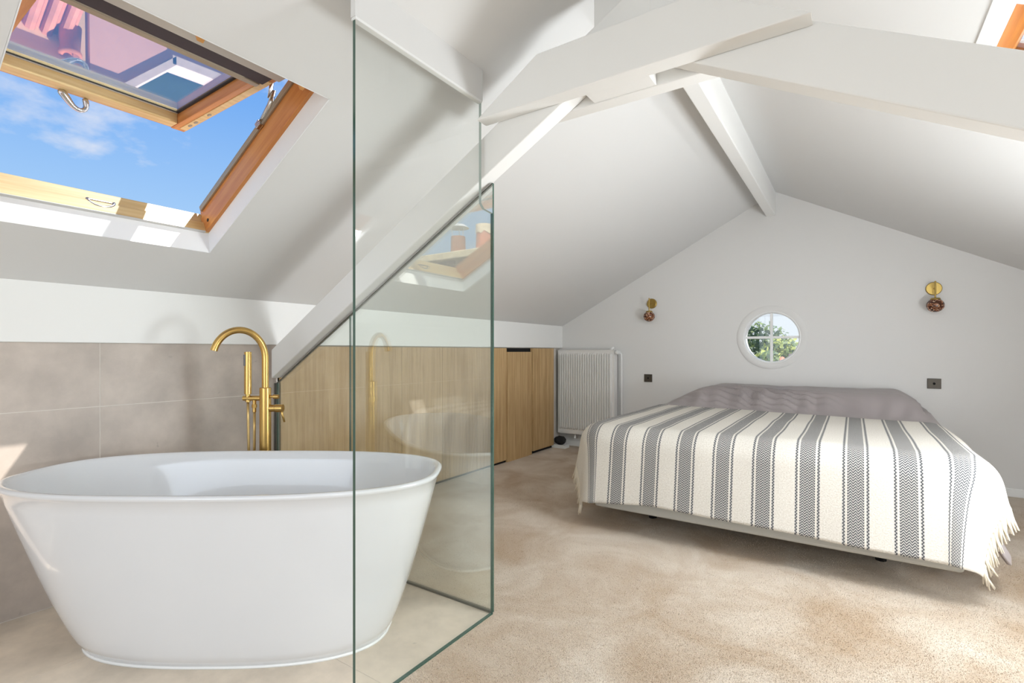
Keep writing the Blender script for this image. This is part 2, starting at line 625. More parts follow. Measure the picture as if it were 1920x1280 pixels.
# ------------------------------------------------------------------ skylight over the bath (window_1)
def rb(name, a0, a1, y0, y1, n0, n1, m, parent, bevel=0.002, M=ML):
    """bar in roof coordinates, kept in its own local frame so the grain follows it"""
    bm = bmesh.new()
    yy = sorted((y0, y1))
    box(bm, a0, a1, yy[0], yy[1], n0, n1)
    o = link(name, bm, m, None, bevel=bevel)
    o.matrix_world = M.copy()
    if parent is not None:
        o.parent = parent
    return o


win1 = struct(empty('window_1'), 'open pine skylight above the bathtub')
a0, a1, y0, y1 = SKY1
bm = bmesh.new()
prism(bm, [(a0 - 0.001, 0.0), (a0 + 0.036, 0.09), (a0 - 0.001, 0.09)], 'Y', y0, y1)
o = link('lining', bm, M_REVEAL, None); o.matrix_world = ML.copy(); o.parent = win1
rb('lining', a0, a1, y1 - 0.003, y1 + 0.001, 0.0, 0.09, M_REVEAL, win1, 0)
rb('lining', a0, a1, y0 - 0.001, y0 + 0.003, 0.0, 0.09, M_REVEAL, win1, 0)
rb('lining', a1 - 0.003, a1 + 0.001, y0, y1, 0.0, 0.09, M_REVEAL, win1, 0)
# fixed frame
rb('frame_jamb', a0 + 0.03, a1, y1 - 0.018, y1 + 0.02, 0.088, 0.175, M_PINE_A, win1)
rb('frame_jamb', a0 + 0.03, a1, y1 - 0.012, y1 + 0.02, 0.178, 0.212, M_PINE_A, win1)
rb('frame_jamb', a0 + 0.03, a1, y0 - 0.02, y0 + 0.018, 0.088, 0.212, M_PINE_A, win1)
rb('frame_sill', a0 - 0.02, a0 + 0.045, y0, y1, 0.088, 0.142, M_PALE_Y, win1)
rb('frame_sill', a0 - 0.02, a0 + 0.026, y0, y1, 0.148, 0.205, M_PALE_Y, win1)
rb('frame_head', a1 - 0.045, a1 + 0.02, y0, y1, 0.088, 0.20, M_PINE_Y, win1)
rb('seal_strip', a0 + 0.030, a0 + 0.049, y0 + 0.02, y1 - 0.02, 0.086, 0.0895, M_ALU, win1, 0.001)
rb('metal_track', a0 + 0.05, a1, y1 - 0.022, y1 - 0.012, 0.20, 0.226, M_ALU_BEIGE, win1)
rb('side_bolt', a0 + 0.62, a0 + 0.65, y1 - 0.034, y1 - 0.015, 0.196, 0.222, M_CHROME, win1)
rb('bracket', a1 - 0.075, a1 - 0.045, 0.775, 0.795, 0.09, 0.15, M_PINE_Y, win1)
rb('bracket', a1 - 0.075, a1 - 0.045, 1.135, 1.15, 0.09, 0.15, M_PINE_Y, win1)
# screw hole plug in the right jamb
bm = bmesh.new()
cyl(bm, ML @ Vector((a0 + 0.085, y1 - 0.0175, 0.125)), ML @ Vector((a0 + 0.085, y1 - 0.0195, 0.125)), 0.008)
link('screw_plug', bm, M_RUBBER, win1, True)
# keeper on the sill for the handle
bm = bmesh.new()
kp = []
for i in range(13):
    t = math.pi * i / 12
    kp.append(ML @ Vector((a0 + 0.047 - 0.005, 0.78 + 0.045 * math.cos(t), 0.15 - 0.030 * math.sin(t))))
tube(bm, kp, 0.006, 8)
link('latch_keeper', bm, M_CHROME, win1, True)
rb('latch_plate', a0 + 0.026, a0 + 0.04, 0.74, 0.82, 0.148, 0.156, M_CHROME, win1)

# sash, hinged at the head and swung out until it lies almost level
SASH_ANGLE = math.radians(27.0)
HINGE = ML @ Vector((1.325, 0, 0.175))
sd = (Matrix.Rotation(SASH_ANGLE, 3, Vector((0, 1, 0))) @ (-AL))      # direction away from hinge
sn = sd.cross(Vector((0, 1, 0)))
if sn.z < 0:
    sn = -sn
MS = Matrix((sd, (0, 1, 0), sn)).transposed().to_4x4()
MS.translation = HINGE
SW0, SW1, SLN = y0 + 0.045, y1 - 0.05, 0.905


def sb(name, s0, s1, yy0, yy1, n0, n1, m, bevel=0.002):
    return rb(name, s0, s1, yy0, yy1, n0, n1, m, win1, bevel, MS)


SH = 0.070
sb('sash_stile', 0.0, SLN, SW1 - 0.058, SW1 - 0.002, 0.0, SH, M_PINE_A)
sb('sash_stile', 0.0, SLN, SW0 + 0.002, SW0 + 0.058, 0.0, SH, M_PINE_A)
sb('sash_rail', SLN - 0.068, SLN - 0.008, SW0 + 0.058, SW1 - 0.058, 0.003, SH, M_PALE_Y)
sb('sash_rail', 0.0, 0.085, SW0 + 0.058, SW1 - 0.058, 0.0, SH, M_PINE_Y)
sb('sash_lip', 0.02, SLN + 0.012, SW1 - 0.004, SW1 + 0.014, 0.014, SH + 0.008, M_ORANGE)
sb('sash_lip', 0.02, SLN + 0.012, SW0 - 0.014, SW0 + 0.004, 0.014, SH + 0.008, M_ORANGE)
sb('sash_lip', SLN - 0.008, SLN + 0.014, SW0, SW1, 0.010, SH + 0.008, M_ORANGE)
sb('cover_strip', 0.15, SLN - 0.03, SW1 - 0.034, SW1 - 0.006, -0.003, 0.002, M_PALE_Y, 0.001)
for s_ in (0.80, 0.745, 0.62):
    bm = bmesh.new()
    lathe(bm, [(0.0, -0.0045), (0.010, -0.0045), (0.010, 0.0)], MS @ Matrix.Translation((s_, SW1 - 0.02, 0)) @ Matrix.Diagonal((1.5, 0.7, 1, 1)), 16)
    link('screw_plug', bm, M_ALU_BEIGE, win1, True)
GZ = 0.052
sb('gasket', SLN - 0.083, SLN - 0.078, SW0 + 0.06, SW1 - 0.06, GZ - 0.004, GZ, M_RUBBER, 0)
sb('spacer_bar', SLN - 0.078, SLN - 0.0682, SW0 + 0.06, SW1 - 0.06, GZ - 0.006, GZ, M_ALU, 0)
for (ya, yb) in ((SW1 - 0.068, SW1 - 0.0585), (SW0 + 0.0585, SW0 + 0.068)):
    sb('gasket', 0.085, SLN - 0.07, ya, yb, GZ - 0.006, GZ, M_RUBBER, 0)
sb('glass_pane', 0.08, SLN - 0.06, SW0 + 0.056, SW1 - 0.056, GZ, GZ + 0.004, M_SKYGLASS, 0)
sb('outer_cladding', -0.01, SLN + 0.02, SW1 - 0.03, SW1 + 0.02, SH + 0.008, SH + 0.016, M_RUBBER)
sb('outer_cladding', -0.01, SLN + 0.02, SW0 - 0.02, SW0 + 0.03, SH + 0.008, SH + 0.016, M_RUBBER)
sb('outer_cladding', SLN - 0.03, SLN + 0.02, SW0 - 0.02, SW1 + 0.02, SH + 0.008, SH + 0.016, M_RUBBER)
# blind cassette under the head of the sash
sb('blind_cassette', 0.045, 0.105, SW0 + 0.03, SW1 - 0.004, -0.012, 0.0, M_ALU)
sb('blind_cloth', 0.107, 0.185, SW0 + 0.03, SW1 - 0.025, -0.006, 0.0, M_BLIND)
sb('blind_bottom_bar', 0.187, 0.215, SW0 + 0.03, SW1 - 0.035, -0.010, 0.0, M_ALU_BEIGE)
# handle
bm = bmesh.new()
hy = 0.70
pts = [Vector((SLN - 0.02, hy - 0.03, 0.004)), Vector((SLN - 0.01, hy - 0.005, -0.016)), Vector((SLN, hy + 0.02, -0.046)),
       Vector((SLN, hy + 0.045, -0.054)), Vector((SLN, hy + 0.062, -0.042)), Vector((SLN - 0.005, hy + 0.064, -0.02)),
       Vector((SLN - 0.012, hy + 0.055, 0.004))]
tube(bm, [MS @ p for p in pts], [0.017, 0.016, 0.011, 0.011, 0.011, 0.012, 0.013], 10)
o = link('sash_handle', bm, M_CHROME, win1, True)
md = o.modifiers.new('sub', 'SUBSURF'); md.levels = 1; md.render_levels = 1
# hinge arm
bm = bmesh.new()
tube(bm, [MS @ Vector((0.18, SW1 + 0.012, 0.02)), MS @ Vector((0.21, SW1 + 0.02, -0.03)), ML @ Vector((1.16, y1 - 0.028, 0.25)),
          ML @ Vector((1.10, y1 - 0.022, 0.225)), ML @ Vector((0.98, y1 - 0.02, 0.215))], [0.008, 0.010, 0.008, 0.012, 0.006], 8)
link('hinge_arm', bm, M_CHROME, win1, True)

# skylight in the right slope (window_3), closed
win3 = struct(empty('window_3'), 'closed pine skylight in the right slope, mostly out of view')
a0, a1, y0, y1 = SKY3


def rr_(name, p, q, u, v, n0, n1, m, bevel=0.002):
    return rb(name, p, q, -v, -u, n0, n1, m, win3, bevel, MR)


for (p, q, u, v) in ((a1, a1 + 0.045, y0 - 0.045, y1 + 0.045), (a0 - 0.045, a0, y0 - 0.045, y1 + 0.045),
                     (a0, a1, y0 - 0.045, y0), (a0, a1, y1, y1 + 0.045)):
    rr_('architrave', p, q, u, v, -0.004, 0.0, M_TRIM, 0.001)
for (p, q, u, v) in ((a1 - 0.004, a1, y0, y1), (a0, a0 + 0.004, y0, y1), (a0, a1, y0, y0 + 0.004), (a0, a1, y1 - 0.004, y1)):
    rr_('lining', p, q, u, v, 0.0, 0.055, M_REVEAL, 0)
for (p, q, u, v, mm) in ((a1 - 0.05, a1, y0, y1, M_AMBER), (a0, a0 + 0.05, y0, y1, M_AMBER),
                         (a0, a1, y0, y0 + 0.05, M_AMBER), (a0, a1, y1 - 0.05, y1, M_AMBER)):
    rr_('sash_frame', p, q, u, v, 0.056, 0.15, mm)
rr_('glass_pane', a0 + 0.05, a1 - 0.05, y0 + 0.05, y1 - 0.05, 0.11, 0.114, M_SKYGLASS, 0)

# ------------------------------------------------------------------ round window (window_2)
win2 = struct(empty('window_2', (WC[0], YG, WC[1])), 'round four pane window in the gable wall')
MW = Matrix.Translation((WC[0], YG, WC[1])) @ Matrix.Rotation(math.pi / 2, 4, 'X')      # local z -> -Y (into room)


def ring(name, prof, m):
    """closed profile revolved round the window axis"""
    bm = bmesh.new()
    N = 72
    rings = []
    for k in range(N):
        a = 2 * math.pi * k / N
        rings.append([bm.verts.new(MW @ Vector((r * math.cos(a), r * math.sin(a), z))) for r, z in prof])
    for k in range(N):
        A_, B_ = rings[k], rings[(k + 1) % N]
        for i in range(len(prof)):
            j = (i + 1) % len(prof)
            bm.faces.new((A_[i], A_[j], B_[j], B_[i]))
    o = link(name, bm, m, win2)
    for p in o.data.polygons:
        p.use_smooth = True
    md = o.modifiers.new('es', 'EDGE_SPLIT'); md.split_angle = math.radians(35)
    return o


ring('casing', [(0.243, 0.0), (0.243, 0.006), (0.250, 0.009), (0.290, 0.009), (0.297, 0.005), (0.297, 0.0)], M_WALL)
ring('frame', [(0.252, -0.05), (0.252, 0.004), (0.238, 0.008), (0.229, 0.0), (0.226, -0.02), (0.226, -0.05)], M_TRIM)
bm = bmesh.new(); box(bm, -0.011, 0.011, -0.228, 0.228, -0.045, -0.012, MW)
link('muntin', bm, M_TRIM, win2, bevel=0.004)
bm = bmesh.new(); box(bm, -0.228, 0.228, -0.011, 0.011, -0.0445, -0.0125, MW)
link('muntin', bm, M_TRIM, win2, bevel=0.004)
for (sx, sz) in ((-1, -1), (-1, 1), (1, -1), (1, 1)):
    bm = bmesh.new()
    N = 14
    c0 = [bm.verts.new(MW @ Vector((sx * 0.008, sz * 0.008, -0.03)))]
    for i in range(N + 1):
        t = math.pi / 2 * i / N
        c0.append(bm.verts.new(MW @ Vector((sx * max(0.008, 0.232 * math.cos(t)), sz * max(0.008, 0.232 * math.sin(t)), -0.03))))
    bm.faces.new(c0)
    link('glass_pane', bm, M_PANE, win2)

# ------------------------------------------------------------------ roof truss and ridge purlin
truss = tag(empty('roof_truss', (RX, 1.7, 0.95)), 'white painted timber roof truss with doubled collar crossing the attic', 'beam')
Y0, Y1 = 1.66, 1.735
lb = lambda x: 0.950 + 0.5635 * (x + 2.79)
rbm = lambda x: 2.017 - 0.5265 * (x + 0.422)
TLk, TRk = 0.166, 0.190
bm = bmesh.new()
prism(bm, [(-2.805, lb(-2.805)), (-0.56, lb(-0.56)), (-0.56, lb(-0.56) + TLk), (-2.805, lb(-2.805) + TLk)], 'Y', Y0, Y1)
o = link('rafter', bm, M_BEAM, truss, bevel=0.005)
bm = bmesh.new()
prism(bm, [(-0.62, rbm(-0.62)), (1.64, rbm(1.64)), (1.64, rbm(1.64) + TRk), (-0.62, rbm(-0.62) + TRk)], 'Y', Y0 + 0.001, Y1 + 0.001)
link('rafter', bm, M_BEAM, truss, bevel=0.005)
CZ = 2.018
for (u, v) in ((1.592, 1.6595), (1.7365, 1.80)):
    bm = bmesh.new()
    prism(bm, [(-1.245, CZ), (-0.092, CZ), (-0.40, CZ + 0.172), (-0.965, CZ + 0.172)], 'Y', u, v)
    link('collar_beam', bm, M_BEAM, truss, bevel=0.004)
bm = bmesh.new()
box(bm, -0.80, -0.565, 1.6597, 1.7363, CZ + 0.003, CZ + 0.17)
link('packing_block', bm, M_BEAM, truss, bevel=0.003)
bm = bmesh.new()
box(bm, -0.785, -0.612, 1.70, 1.79, CZ + 0.165, 2.50)
box(bm, -0.608, -0.42, 1.70, 1.79, CZ + 0.165, 2.50)
link('king_post', bm, M_BEAM, truss, bevel=0.003)

bm = bmesh.new()
prism(bm, [(-0.68, 2.364), (-0.602, 2.364), (-0.602, RZ + 0.005), (-0.68, gz(-0.68) + 0.005)], 'Y', 1.80, YG)
tag(link('ridge_beam', bm, M_BEAM, bevel=0.005), 'white ridge beam running from the truss to the gable wall', 'beam')
bm = bmesh.new()
prism(bm, [(-0.68, 2.364), (-0.602, 2.364), (-0.602, RZ + 0.005), (-0.68, gz(-0.68) + 0.005)], 'Y', YB, 1.66)
tag(link('ridge_beam', bm, M_BEAM, bevel=0.005), 'white ridge beam continuing over the near half of the attic', 'beam')

# thin white bulkhead carrying the side glass
bm = bmesh.new()
prism(bm, [(-1.268, 2.113), (-1.247, 2.113), (-1.247, gz(-1.247) + 0.01), (-1.268, gz(-1.268) + 0.01)], 'Y', 1.004, 1.638)
struct(link('trim_2', bm, M_CEIL), 'thin white bulkhead above the side glass panel')

# ------------------------------------------------------------------ glass screen round the bath
GXA, GT = -1.257, 0.006


M_GLASS_EDGE2 = mat('pale_glass_edge', (176, 188, 182), 0.15, spec=0.8)


def sheet(name, poly, axis, a, b, mface, parent):
    bm = bmesh.new()
    prism(bm, poly, axis, a, b)
    o = link(name, bm, [mface, M_GLASS_EDGE, M_GLASS_EDGE2], parent)
    for p in o.data.polygons:
        nn = p.normal
        p.material_index = 0 if abs(nn['XYZ'.index(axis)]) > 0.9 else (2 if axis == 'X' and p.center.y > 1.5 and p.center.z > 1.6 else 1)
    return o


side = tag(empty('glass_screen', (GXA, 1.37, 0.0)), 'tall clear glass side panel between bathtub and carpet', 'shower screen')
sheet('pane', [(1.008, 0.004), (1.7135, 0.004), (1.7135, 1.676), (1.655, 1.682), (1.634, 1.70), (1.634, 2.112), (1.008, 2.112)],
      'X', GXA - GT, GXA + GT, M_GLASS_SIDE, side)
bm = bmesh.new()
box(bm, GXA - 0.0066, GXA + 0.0066, 1.008, 1.7135, -0.004, 0.0038)
link('floor_channel', bm, M_GLASS_EDGE, side)
bm = bmesh.new()
box(bm, GXA - 0.010, GXA + 0.010, 1.006, 1.634, 2.1045, 2.113)
link('silicone_joint', bm, M_TRIM, side)

end = tag(empty('glass_screen', (-2.05, 1.72, 0.0)), 'sloped glass end panel behind the bathtub mirroring the skylight', 'shower screen')
gl = lambda x: lb(x) - 0.012
xs = [-2.838, -2.176, -1.253]
for xa, xb in zip(xs, xs[1:]):
    sheet('pane', [(xa + 0.001, 0.004), (xb - 0.0015, 0.004), (xb - 0.0015, gl(xb)), (xa + 0.001, gl(xa))],
          'Y', 1.716, 1.726, M_GLASS_END, end)
bm = bmesh.new()
for (u, v) in ((0, 1),):
    prism(bm, [(-2.84, gl(-2.84) - 0.002), (-1.256, gl(-1.256) - 0.002), (-1.256, gl(-1.256) + 0.003), (-2.84, gl(-2.84) + 0.003)], 'Y', 1.7145, 1.7275)
link('top_seal', bm, M_SEAL, end)
bm = bmesh.new()
box(bm, -2.84, -1.262, 1.713, 1.729, -0.004, 0.008)
link('floor_channel', bm, M_SEAL, end)
bm = bmesh.new()
box(bm, -2.857, -2.838, 1.710, 1.731, 0.0, gl(-2.84))
link('wall_channel', bm, M_SEAL, end)

# ------------------------------------------------------------------ bathtub
TUB_A = math.radians(34.5)
tub = tag(empty('bathtub', (-2.036, 1.06, 0.0), TUB_A), 'white freestanding oval bathtub beside the glass screen', 'bathtub')


def sup(a, b, nexp, t):
    c, s = math.cos(t), math.sin(t)
    return (a * math.copysign(abs(c) ** (2 / nexp), c), b * math.copysign(abs(s) ** (2 / nexp), s))


MT = Matrix.Translation((-2.036, 1.06, 0.0)) @ Matrix.Rotation(TUB_A, 4, 'Z')


def shell(rows, name, m, capfirst=False, caplast=False, N=112):
    bm = bmesh.new()
    rings = []
    for (a, b, z, ox, ne) in rows:
        rings.append([bm.verts.new(MT @ Vector((sup(a, b, ne, 2 * math.pi * k / N)[0] + ox, sup(a, b, ne, 2 * math.pi * k / N)[1], z)))
                      for k in range(N)])
    for p, q in zip(rings, rings[1:]):
        for k in range(N):
            bm.faces.new((p[k], p[(k + 1) % N], q[(k + 1) % N], q[k]))
    if capfirst:
        bm.faces.new(rings[0][::-1])
    if caplast:
        bm.faces.new(rings[-1])
    return link(name, bm, m, tub, True)


H = 0.63
rows = [(0.555, 0.250, 0.004, 0.035, 2.6), (0.572, 0.265, 0.010, 0.035, 2.6)]
for i in range(1, 15):
    u = i / 14
    z = 0.010 + (H - 0.035) * u
    e = u ** 0.80
    rows.append((0.572 + (0.797 - 0.572) * e, 0.265 + (0.376 - 0.265) * e, z, 0.035 * (1 - e), 2.6 + 0.1 * u))
rows += [(0.806, 0.384, H - 0.018, 0, 2.7), (0.810, 0.388, H - 0.009, 0, 2.7), (0.808, 0.386, H - 0.003, 0, 2.7), (0.802, 0.380, H, 0, 2.7),
         (0.792, 0.370, H, 0, 2.7), (0.786, 0.364, H - 0.003, 0, 2.7), (0.780, 0.358, H - 0.012, 0, 2.7)]
for i in range(1, 12):
    u = i / 11
    e = u ** 1.15
    rows.append((0.780 - 0.235 * e, 0.358 - 0.115 * e, H - 0.012 - 0.46 * u, 0.03 * u, 2.7))
rows += [(0.50, 0.20, 0.145, 0.03, 2.6), (0.40, 0.14, 0.135, 0.03, 2.4), (0.1, 0.04, 0.130, 0.03, 2.1)]
shell(rows, 'shell', M_TUB, True, True)
shell([(0.574, 0.267, 0.0, 0.035, 2.6), (0.573, 0.266, 0.006, 0.035, 2.6), (0.566, 0.259, 0.010, 0.035, 2.6)], 'silicone_bead', M_TRIM, True, False)
bm = bmesh.new()
lathe(bm, [(0, 0.136), (0.028, 0.136), (0.030, 0.132), (0.030, 0.125)], MT @ Matrix.Translation((0.03, 0, 0)), 24)
link('drain', bm, M_GOLD, tub, True)

# ------------------------------------------------------------------ bath faucet
FX, FY = -2.40, 1.39
Lv = Vector((-math.cos(THETA), -math.sin(THETA), 0))
Kv = Vector((math.sin(THETA), -math.cos(THETA), 0))
fau = tag(empty('bath_faucet', (FX, FY, 0.0)), 'brushed gold floor standing bath faucet behind the tub', 'faucet')
F0 = Vector((FX, FY, 0))
bm = bmesh.new()
lathe(bm, [(0.0, 0.0), (0.06, 0.0), (0.06, 0.008), (0.054, 0.012), (0.0265, 0.013), (0.0265, 0.918), (0.0245, 0.921), (0.0, 0.921)], Matrix.Translation(F0), 32)
link('column', bm, M_GOLD, fau, True).modifiers.new('es', 'EDGE_SPLIT')
bm = bmesh.new()
dv = math.cos(math.radians(35)) * Lv + math.sin(math.radians(35)) * Kv
pts = [F0 + Vector((0, 0, 0.918)), F0 + Vector((0, 0, 1.0)), F0 + Vector((0, 0, 1.05))]
RH, RV = 0.112, 0.137
for i in range(0, 25):
    t = math.radians(164) * i / 24
    pts.append(F0 + dv * (RH - RH * math.cos(t)) + Vector((0, 0, 1.064 + RV * math.sin(t))))
tube(bm, pts, 0.0158, 20)
link('spout', bm, M_GOLD, fau, True).modifiers.new('es', 'EDGE_SPLIT')
bm = bmesh.new()
cyl(bm, F0 + Vector((0, 0, 0.868)), F0 + Lv * 0.108 + Vector((0, 0, 0.868)), 0.0125)
link('hand_shower_bracket', bm, M_GOLD, fau, True).modifiers.new('es', 'EDGE_SPLIT')
hs = F0 + Lv * 0.086
bm = bmesh.new()
cyl(bm, hs + Vector((0, 0, 0.889)), hs + Vector((0, 0, 1.096)), 0.0168, n=28)
cyl(bm, hs + Vector((0, 0, 0.85)), hs + Vector((0, 0, 0.889)), 0.011)
hso = link('hand_shower', bm, M_GOLD, fau, True); hso.modifiers.new('es', 'EDGE_SPLIT')
bm = bmesh.new()
fd = (Lv * 0.75 + Kv * 0.66).normalized()
q = Matrix((fd.cross(Vector((0, 0, 1))), fd, Vector((0, 0, 1)))).transposed().to_4x4()
q.translation = hs + Vector((0, 0, 1.055))
box(bm, -0.010, 0.010, 0.010, 0.0185, -0.028, 0.028, q)
link('spray_face', bm, M_GREY_RUB, hso, bevel=0.003)
bm = bmesh.new()
q4 = F0 - Lv * 0.02 + Vector((0, 0, 0.876))
cyl(bm, q4, q4 - Lv * 0.022, 0.006)
cyl(bm, q4 - Lv * 0.020, q4 - Lv * 0.045, 0.0105)
link('diverter_knob', bm, M_GOLD, fau, True).modifiers.new('es', 'EDGE_SPLIT')
bm = bmesh.new()
q5 = F0 + Vector((0, 0, 0.819))
cyl(bm, q5, q5 - Lv * 0.050, 0.0175)
cyl(bm, q5 - Lv * 0.052, q5 - Lv * 0.086, 0.0195)
lev = link('mixer_body', bm, M_GOLD, fau, True); lev.modifiers.new('es', 'EDGE_SPLIT')
bm = bmesh.new()
tube(bm, [q5 - Lv * 0.078, q5 - Lv * 0.083 + Vector((0, 0, -0.03)), q5 - Lv * 0.094 + Vector((0, 0, -0.068))], [0.006, 0.0052, 0.0045], 10)
link('lever', bm, M_GOLD, lev, True)
bm = bmesh.new()
cq = F0 + Lv * 0.054
cyl(bm, cq + Vector((0, 0, 0.862)), cq + Vector((0, 0, 0.835)), 0.0085)
cyl(bm, cq + Vector((0, 0, 0.838)), cq + Vector((0, 0, 0.822)), 0.012, n=6)
cyl(bm, cq + Vector((0, 0, 0.824)), cq + Vector((0, 0, 0.80)), 0.0085)
link('hose_connector', bm, M_GOLD, fau, True).modifiers.new('es', 'EDGE_SPLIT')
bm = bmesh.new()
pts = []
pA, pB = hs + Vector((0, 0, 0.86)), cq + Vector((0, 0, 0.805))
for i in range(41):
    u = i / 40
    zz = 0.86 * (1 - u) + 0.805 * u - 0.66 * math.sin(math.pi * u) ** 0.75
    off = 0.02 * math.sin(math.pi * u)
    pts.append(pA.lerp(pB, u).xy.to_3d() + Vector((0, 0, zz)) + Lv * (-off * 0.3))
tube(bm, pts, 0.0062, 10)
link('hose', bm, M_GOLD_HOSE, fau, True)

# ------------------------------------------------------------------ built-in wardrobe under the eave
ward = tag(empty('wardrobe', (-2.87, 3.4, 0.0)), 'long low oak fronted wardrobe built under the left eave', 'wardrobe')
bm = bmesh.new()
box(bm, -2.881, -2.870, 1.735, 5.06, 0.0, 1.13)
link('carcass', bm, M_BLACK, ward)
dy = [1.742, 2.254, 2.727, 3.185, 3.655, 4.132, 4.602, 5.048]
for i in range(7):
    bm = bmesh.new()
    zb, zt, x1 = 0.022, 1.130, -2.846
    if i == 5:
        zb, zt, x1 = -0.001, 1.092, -2.838
    if i == 6:
        zb, zt, x1 = 0.034, 1.130, -2.826
    box(bm, -2.866, x1, dy[i] + 0.0015, dy[i + 1] - (0.0015 if i != 5 else 0.010), zb, zt)
    d_ = link('door', bm, M_OAK, ward, bevel=0.0015)
    if i == 5:
        d_['label'] = 'oak door hanging lower than the rest with dark gap above'
bm = bmesh.new()
box(bm, -2.8695, -2.862, 1.735, 5.06, 0.0, 0.018)
link('plinth', bm, M_BLACK, ward)

bm = bmesh.new()
box(bm, -2.86, -2.69, 5.055, 5.165, 0.0, 0.035)
tag(link('low_board', bm, M_TRIM, bevel=0.003), 'low white board on the carpet below the radiator', 'board')
bm = bmesh.new()
bmesh.ops.create_icosphere(bm, subdivisions=3, radius=1.0)
for v in bm.verts:
    d_ = 1 + 0.22 * noise.noise(v.co * 1.7)
    v.co = Vector((v.co.x * 0.075 * d_ - 2.775, v.co.y * 0.045 * d_ + 5.11, max(-0.9, v.co.z) * 0.05 * d_ + 0.083))
tag(link('bundle', bm, M_BUNDLE, smooth=True), 'black cloth bundle lying on the low white board under the radiator', 'bundle')

# ------------------------------------------------------------------ radiator
rad = tag(empty('radiator', (-2.48, 5.21, 0.155)), 'white ribbed panel radiator on the gable wall beside the wardrobe', 'radiator')
rx0, rx1 = -2.842, -2.15
bm = bmesh.new()
prof = []
nr = 22
p_ = (rx1 - rx0 - 0.05) / nr
xx = rx0 + 0.025
prof.append((rx0, 5.172))
for i in range(nr):
    prof += [(xx + p_ * 0.10, 5.172), (xx + p_ * 0.30, 5.151), (xx + p_ * 0.66, 5.151), (xx + p_ * 0.90, 5.172)]
    xx += p_
prof.append((rx1, 5.172))
fr = []
for (zz, flat) in ((0.158, 1), (0.205, 1), (0.225, 0), (1.060, 0), (1.080, 1), (1.108, 1)):
    fr.append([bm.verts.new((x, 5.172 if flat else y, zz)) for x, y in prof])
for A_, B_ in zip(fr, fr[1:]):
    for i in range(len(prof) - 1):
        bm.faces.new((A_[i], A_[i + 1], B_[i + 1], B_[i]))
box(bm, rx0, rx1, 5.1725, 5.182, 0.158, 1.108)
link('ribbed_panel', bm, M_RAD, rad)
bm = bmesh.new()
box(bm, rx0, rx1, 5.235, 5.245, 0.158, 1.108)
link('back_panel', bm, M_RAD, rad)
bm = bmesh.new()
box(bm, rx0 - 0.002, rx1 + 0.002, 5.168, 5.248, 1.104, 1.114)
link('top_grille', bm, M_RAD, rad, bevel=0.003)
bm = bmesh.new()
box(bm, rx1 - 0.003, rx1 + 0.004, 5.168, 5.248, 0.158, 1.112)
link('side_cover', bm, M_RAD, rad, bevel=0.002)
bm = bmesh.new()
cyl(bm, (rx1, 5.205, 1.085), (rx1 + 0.05, 5.205, 1.085), 0.012)
cyl(bm, (rx1 + 0.04, 5.205, 1.085), (rx1 + 0.04, 5.15, 1.085), 0.021, n=24)
cyl(bm, (rx1 + 0.04, 5.15, 1.085), (rx1 + 0.04, 5.135, 1.085), 0.016, 0.010, n=24)
vo_ = link('valve', bm, M_TRIM, rad, True); vo_.modifiers.new('es', 'EDGE_SPLIT')
bm = bmesh.new()
cyl(bm, (rx1 - 0.06, 5.21, 1.114), (rx1 - 0.02, 5.21, 1.142), 0.016, 0.010)
link('air_vent', bm, M_TRIM, rad, True)
bm = bmesh.new()
tube(bm, [(rx1 + 0.045, 5.21, 1.085), (rx1 + 0.058, 5.225, 1.07), (rx1 + 0.06, 5.235, 1.03), (rx1 + 0.06, 5.24, 0.5), (rx1 + 0.06, 5.24, 0.0)], 0.009, 12)
link('pipe', bm, M_TRIM, rad, True)
bm = bmesh.new()
cyl(bm, (-2.64, 5.21, 0.16), (-2.64, 5.21, 0.115), 0.009)
cyl(bm, (-2.64, 5.21, 0.125), (-2.64, 5.21, 0.10), 0.014)
link('drain_plug', bm, M_TRIM, rad, True)
for x in (-2.70, -2.30):
    bm = bmesh.new()
    box(bm, x - 0.012, x + 0.012, 5.245, YG, 0.24, 1.02)
    link('wall_bracket', bm, M_RAD, rad)

# ------------------------------------------------------------------ bed
BX0, BX1, BY = -1.50, 0.53, 2.905
bed = tag(empty('bed', (-0.48, 4.1, 0.0)), 'low double bed on a pale grey base against the gable wall', 'bed')
bm = bmesh.new()
box(bm, -1.37, 0.41, 2.965, 5.255, 0.115, 0.33)
link('base', bm, M_BASE, bed, bevel=0.02, seg=3)
bm = bmesh.new()
box(bm, -1.41, 0.44, 2.995, 5.25, 0.332, 0.575)
link('mattress', bm, M_TRIM, bed, bevel=0.05, seg=4)
for x in (-1.1, 0.12):
    for y in (3.3, 5.0):
        bm = bmesh.new()
        cyl(bm, (x, y, 0), (x, y, 0.11), 0.025, 0.03)
        link('leg', bm, M_BLACK, bed, True)

TOP = 0.632


def drop(d, r, phim):
    """out, down after arc length d past the start of a rounded edge"""
    if d <= 0:
        return 0.0, 0.0
    if d < r * phim:
        p = d / r
        return r * math.sin(p), r * (1 - math.cos(p))
    q = d - r * phim
    return r * math.sin(phim) + q * math.cos(phim), r * (1 - math.cos(phim)) + q * math.sin(phim)


